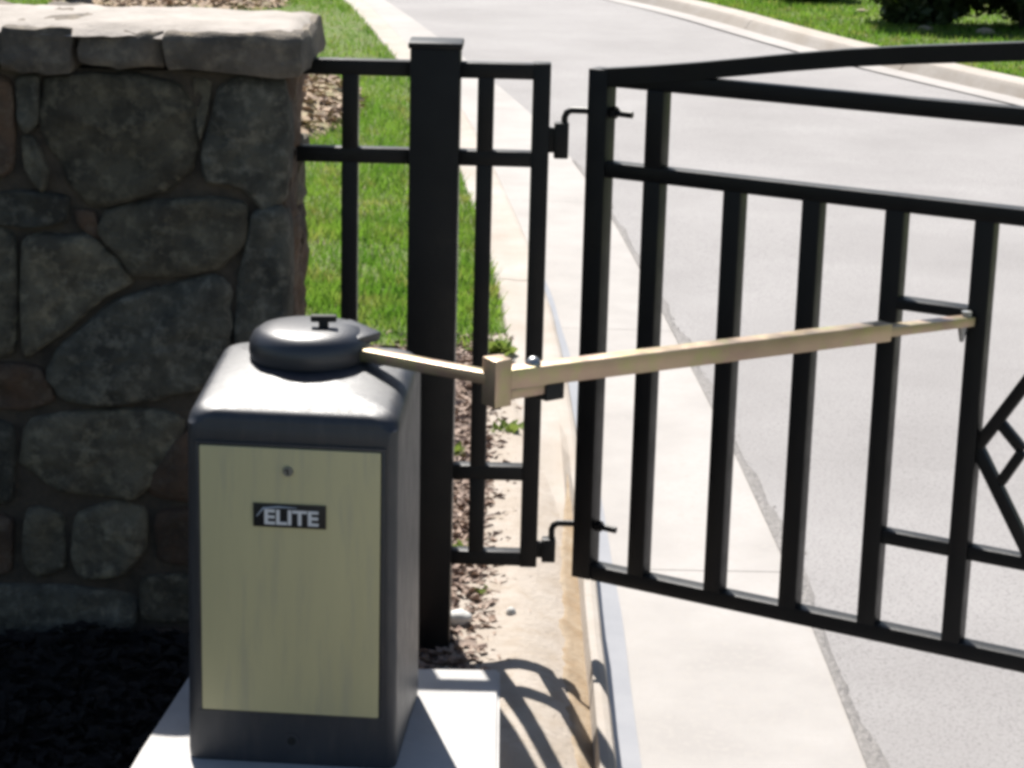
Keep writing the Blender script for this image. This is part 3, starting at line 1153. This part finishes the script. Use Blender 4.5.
# hood of the head over the arm (belongs to the head)
hood_c = hw_.inverted() @ (a_start + dir1 * 0.004 + Vector((0, 0, 0.006)))
bm = bmesh.new()
ang = math.atan2(dir1.y, dir1.x) - OP_YAW
bm_box(bm, hood_c + Vector((0, 0, .021)), (0.075, 0.066, 0.018), Matrix.Rotation(ang, 3, 'Z') @ Matrix.Rotation(rad(10), 3, 'Y'), bev=0.006)
bm_box(bm, hood_c + Vector((-.014, 0, -.002)), (0.05, 0.058, 0.036), Matrix.Rotation(ang, 3, 'Z'), bev=0.006)
from_bm('arm_hood', bm, M_HEAD, head, angle=35)
# elbow: upright channel
bm = bmesh.new()
dirx = (e_pt - elb)
dirx.z = 0
dirx.normalize()
rz = Matrix.Rotation(math.atan2(dirx.y, dirx.x), 3, 'Z')
bm_box(bm, elb - ao + Vector((0, 0, -0.004)), (0.036, 0.04, 0.084), rz, bev=0.003)
elbow = from_bm('elbow_bracket', bm, M_ZINC, arm, angle=35)
a2 = elb + dirx * 0.018
a2.z += 0.0
b2 = e_pt.copy()
mid2 = a2.lerp(b2, 0.80)
abeam('link', a2, mid2, 0.036, 0.036, M_ZINC, bev=0.003)
tip = abeam('link_end', mid2 - (b2 - a2).normalized() * 0.03, b2 + (b2 - a2).normalized() * 0.012, 0.03, 0.02, M_ZINC, bev=0.003)
disc('joint_bolt', b2 - ao + Vector((0, 0, 0.014)), (0, 0, 1), 0.011, 0.012, M_STEEL, arm, 6)
bm = bmesh.new()
bmesh.ops.create_cone(bm, cap_ends=True, segments=10, radius1=0.004, radius2=0.011, depth=0.034)
bmesh.ops.transform(bm, matrix=Matrix.Translation(b2 - ao + Vector((-0.006, 0, -0.026))), verts=bm.verts)
from_bm('joint_pin', bm, M_STEEL, arm, smooth=False)
nutp = on_z(541, 361, z1a + 0.022)
bm = bmesh.new()
t_ = (nutp - a2).dot((b2 - a2).normalized())
np_ = a2 + (b2 - a2).normalized() * t_
bmesh.ops.create_uvsphere(bm, u_segments=14, v_segments=8, radius=0.014)
bmesh.ops.transform(bm, matrix=Matrix.Translation(np_ - ao + Vector((0, 0, 0.018))), verts=bm.verts)
bmesh.ops.create_cone(bm, cap_ends=True, segments=6, radius1=0.012, radius2=0.012, depth=0.012, matrix=Matrix.Translation(np_ - ao + Vector((0, 0, 0.019))))
from_bm('dome_nut', bm, M_STEEL, arm, angle=30)
# stop lug and block under the long link
d2 = (b2 - a2).normalized()
bm = bmesh.new()
bm_box(bm, a2 - ao + d2 * 0.045 + Vector((0, 0, -0.026)), (0.085, 0.032, 0.018), rz, bev=0.002)
from_bm('stop_lug', bm, M_ZINC, arm, angle=35)
bm = bmesh.new()
bm_box(bm, a2 - ao + d2 * 0.094 + Vector((0, 0, -0.031)), (0.04, 0.04, 0.03), rz, bev=0.003)
from_bm('rubber_stop', bm, M_RUBBER, arm, angle=35)


# ------------------------------------------------------------------ scattered litter
def scatter_quads(n, sampler, s0, s1, flat, zf, curl=0.3):
    V, T = [], []
    for i in range(n):
        x, y = sampler()
        s = random.uniform(s0, s1)
        a = random.random() * 6.283
        asp = random.uniform(0.35, 0.8)
        ax = Vector((math.cos(a), math.sin(a), random.uniform(-flat, flat))).normalized()
        up = Vector((random.uniform(-flat, flat), random.uniform(-flat, flat), 1)).normalized()
        ay = up.cross(ax).normalized()
        up = ax.cross(ay)
        c = Vector((x, y, zf(x, y) + 0.004 + s * flat * 0.45))
        b = len(V)
        V += [c - ax * s, c - ax * s * .2 + ay * s * asp + up * s * curl * random.random(), c + ax * s, c - ax * s * .1 - ay * s * asp + up * s * curl * random.random(), c - up * s * curl * .3]
        T += [(b, b + 4, b + 1), (b + 1, b + 4, b + 2), (b + 2, b + 4, b + 3), (b + 3, b + 4, b)]
    return [tuple(v) for v in V], T


def samp_litter():
    while True:
        y = 4.25 + 3.5 * random.random() ** 1.3
        x = kl(y) - 0.15 - abs(random.gauss(0, 0.24)) - 0.02
        if x < sand_edge(y) + random.gauss(0.05, .05) and x < kl(y) - 0.15 and not (x < prx + 0.02 and y < pby + 0.02) and x > -0.75 and not (x < WX + .03 and y < WB + .05):
            return x, y


v, t = scatter_quads(4800, samp_litter, 0.006, 0.024, 0.5, bedz, 0.6)
o = fast_mesh('leaf_litter', v, t, M_DRY)
tag(o, 'dry brown leaf litter on the bed beside the kerb and fence', 'leaf litter', kind='stuff')


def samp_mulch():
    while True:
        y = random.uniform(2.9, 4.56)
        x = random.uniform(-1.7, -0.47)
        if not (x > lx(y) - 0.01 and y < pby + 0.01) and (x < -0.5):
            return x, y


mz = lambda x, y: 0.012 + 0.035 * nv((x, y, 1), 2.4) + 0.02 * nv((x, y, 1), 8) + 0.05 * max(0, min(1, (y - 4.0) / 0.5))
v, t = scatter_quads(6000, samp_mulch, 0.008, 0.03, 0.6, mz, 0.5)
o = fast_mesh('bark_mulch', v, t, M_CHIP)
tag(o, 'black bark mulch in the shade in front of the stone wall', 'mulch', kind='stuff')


# small weeds in the bed
def weed(px, py, n, size, label):
    p = on_z(px, py, 0)
    root = empty('weed', (p.x, p.y, bedz(p.x, p.y)))
    tag(root, label, 'weed', 'weeds in the bed')
    V, Fc = [], []
    for i in range(n):
        a = random.random() * 6.283
        L = size * random.uniform(.6, 1.2)
        el = random.uniform(.35, 1.2)
        d = Vector((math.cos(a) * math.cos(el), math.sin(a) * math.cos(el), math.sin(el)))
        s = Vector((-math.sin(a), math.cos(a), 0)) * L * .22
        st = Vector((random.gauss(0, size * .25), random.gauss(0, size * .25), 0))
        b = len(V)
        V += [st, st + d * L * .5 + s, st + d * L + Vector((0, 0, -L * .2)), st + d * L * .5 - s]
        Fc += [(b, b + 1, b + 2), (b, b + 2, b + 3)]
    from_pd('leaf_rosette', V, Fc, M_WEED, root)


weed(487, 592, 22, 0.035, 'small yellow-green weed below the fence bottom rail')
weed(507, 617, 16, 0.03, 'small weed beside sandy verge nearest the pad')
weed(462, 545, 18, 0.04, 'weed just behind the fence bottom rail near the post')
weed(508, 430, 40, 0.06, 'leafy weed behind the fence under the arm elbow')
weed(497, 352, 60, 0.08, 'tall bright green weed at the lawn corner behind the elbow')
weed(455, 452, 25, 0.05, 'low weed right beside the thick post behind the fence')


# pale stones in the bed
def rock(name, c, sx, sy, sz, mat, seed, sub=3, amp=0.16, rz=0.0):
    bm = bmesh.new()
    bmesh.ops.create_icosphere(bm, subdivisions=sub, radius=1)
    for v in bm.verts:
        p = v.co.copy()
        d = 1 + amp * nv(p, 1.4, seed) + amp * .6 * nv(p, 3.3, seed + 3) + amp * .25 * nv(p, 8, seed)
        p = p * d
        p.z = max(p.z, -0.55)
        v.co = Vector((p.x * sx, p.y * sy, p.z * sz))
    o = from_bm(name, bm, mat, None, angle=40)
    o.location = c
    o.rotation_euler = (0, 0, rz)
    return o


p = on_z(457, 619, 0.01)
tag(rock('pale_stone', (p.x, p.y, 0.012), 0.036, 0.024, 0.02, M_WHITE_ROCK, 2), 'flat white stone at the foot of the fence post', 'stone')
p = on_z(511, 612, 0.01)
tag(rock('pale_stone', (p.x, p.y, 0.008), 0.012, 0.012, 0.014, M_WHITE_ROCK, 5), 'tiny white stone on the sand below the fence end', 'stone')
# straw mulch bed on the lawn seen through the left fence bay
def mound(name, cx, cy, rx, ry, h, chips, label):
    v, f = [], []
    NR, NA = 10, 56
    for i in range(NR + 1):
        for k in range(NA):
            a = 2 * math.pi * k / NA
            rr = (i / NR) * (1.0 + 0.14 * nv((math.cos(a) * 1.5, math.sin(a) * 1.5, cx), 1.5))
            x, y = cx + rx * rr * math.cos(a), cy + ry * rr * math.sin(a)
            v.append((x, y, lawnz(x, y) + (0.03 + h * (1 - (i / NR) ** 2) + 0.03 * nv((x, y, 3), 5) if i < NR else -0.02)))
    for i in range(NR):
        for k in range(NA):
            a, b = i * NA + k, i * NA + (k + 1) % NA
            f.append((a, b, b + NA, a + NA))
    structure(from_pd(name, v, f, M_STRAW, None, True))

    def smp():
        while True:
            x, y = random.uniform(-1, 1), random.uniform(-1, 1)
            if x * x + y * y < 0.95:
                return cx + rx * x, cy + ry * y
    zf = lambda x, y: lawnz(x, y) + 0.03 + h * max(0, 1 - ((x - cx) / rx) ** 2 - ((y - cy) / ry) ** 2)
    vv, t = scatter_quads(chips * 2, smp, 0.012, 0.05, 0.5, zf, 0.6)
    tag(fast_mesh('straw_mulch', vv, t, M_STRAW2), label, 'mulch', kind='stuff')


mound('mulch_island', -1.95, 13.3, 1.02, 1.9, 0.1, 1600, 'tan wood chips on the island bed seen through the fence')


# ------------------------------------------------------------------ trees and shrubs
def leaf_cloud(n, centres, size, seed, squash=1.0):
    r = np.random.default_rng(seed)
    c = np.array([q[:3] for q in centres])
    rad_ = np.array([q[3] for q in centres])
    pick = r.choice(len(c), n, p=rad_ ** 2 / (rad_ ** 2).sum())
    d = r.normal(size=(n, 3))
    d /= np.linalg.norm(d, axis=1)[:, None]
    rr = rad_[pick] * (r.random(n) ** 0.4) * r.uniform(.8, 1.15, n)
    P = c[pick] + d * rr[:, None] * np.array([1, 1, squash])
    a = r.normal(size=(n, 3))
    a /= np.linalg.norm(a, axis=1)[:, None]
    b = np.cross(a, r.normal(size=(n, 3)))
    b /= np.linalg.norm(b, axis=1)[:, None]
    s = size * r.uniform(.6, 1.4, n)[:, None]
    V = np.stack([P - a * s, P + b * s * .45, P + a * s, P - b * s * .45], 1).reshape(-1, 3)
    i = np.arange(n)[:, None] * 4
    T = np.concatenate([i + [0, 1, 2], i + [0, 2, 3]], 0)
    return V, T


def shrub(loc, w, h, label, seed, n=9000, size=0.05):
    r = random.Random(seed)
    root = empty('shrub', loc)
    tag(root, label, 'shrub', 'dark shrubs beyond the driveway')
    cs = []
    for i in range(26):
        a = r.random() * 6.283
        q = r.random() ** .5 * w * .72
        zz = r.uniform(.06, .85) * h
        k = 1 - .45 * (zz / h)
        cs.append((math.cos(a) * q * k, math.sin(a) * q * k, zz, r.uniform(.2, .36) * w))
    V, T = leaf_cloud(n, cs, size, seed, .75)
    V[:, 2] = np.maximum(V[:, 2], 0.03 + 0.05 * np.abs(V[:, 0] % .3))
    fast_mesh('crown', V, T, M_LEAF, root)
    bm = bmesh.new()
    for i in range(5):
        a = r.random() * 6.283
        tube_bm(bm, [(0.04 * math.cos(a), .04 * math.sin(a), -.1), (w * .2 * math.cos(a), w * .2 * math.sin(a), h * .35), (w * .45 * math.cos(a), w * .45 * math.sin(a), h * .75)], [.03, .02, .008], 6)
    from_bm('trunk', bm, M_BARK, root)
    return root


def right_ground(px, py):
    q = on_z(px, py, -0.08)
    for _ in range(3):
        q = on_z(px, py, lawnr(q.x, q.y))
    return q


for (px, py, dx, dy, w, h, lab, sd, n) in (
        (915, 30, 0.2, 0.6, 0.95, 1.15, 'dark green shrub at the edge of the lawn across the driveway', 3, 16000),
        (1012, 35, 0.25, 0.65, 1.0, 1.4, 'denser dark shrub standing right of the other shrub by the lawn', 4, 20000),
        (810, 5, 0.0, 0.75, 0.7, 0.9, 'farthest dark shrub behind the lawn, shading its edge', 5, 9000)):
    q = right_ground(px, py)
    x_, y_ = q.x + dx, q.y + dy
    shrub((x_, y_, lawnr(x_, y_)), w, h, lab, sd, n, 0.055)
for i, (px, py, s) in enumerate(((925, 31, .07), (985, 35, .09), (862, 14, .07))):
    q = right_ground(px, py)
    tag(rock('edging_stone', (q.x, q.y, lawnr(q.x, q.y) + s * .22), s, s * .7, s * .5, M_BOULDER, 20 + i), ['pale tan stone under the dark shrub on the lawn', 'larger pale stone at the foot of the denser shrub', 'small pale stone between the two dark shrub groups'][i], 'stone', 'edging stones')


def tree(loc, h, label, seed, crown_r, z_c, n):
    r = random.Random(seed)
    root = empty('tree', loc)
    tag(root, label, 'tree')
    bm = bmesh.new()
    tube_bm(bm, [(0, 0, -.15), (0.02, .01, .2), (.05, 0, h * .25), (.02, .04, h * .5), (0, 0, h * .8)], [.2, .15, .12, .09, .03], 12)
    cs = []
    for i in range(22):
        a = r.random() * 6.283
        q = r.random() ** .5 * crown_r * .75
        c = (math.cos(a) * q, math.sin(a) * q, z_c + r.uniform(-.35, .75) * crown_r, r.uniform(.25, .45) * crown_r)
        cs.append(c)
        tube_bm(bm, [(0.02, 0, h * .3 + r.random() * h * .25), (c[0] * .5, c[1] * .5, z_c * .7 + c[2] * .2), c[:3]], [.06, .035, .012], 6)
    from_bm('trunk', bm, M_BARK, root)
    V, T = leaf_cloud(n, cs, 0.07, seed, .8)
    fast_mesh('crown', V, T, M_TREELEAF, root)


q = on_z(62, 2, 0.0)
tree((q.x, q.y + 0.2, 0.02), 4.6, 'garden tree whose trunk rises behind the stone wall', 11, 1.5, 3.6, 12000)
mound('mulch_island', q.x + 0.95, q.y + 0.2, 1.1, 1.4, 0.08, 900, 'tan wood chips around the tree behind the stone wall')
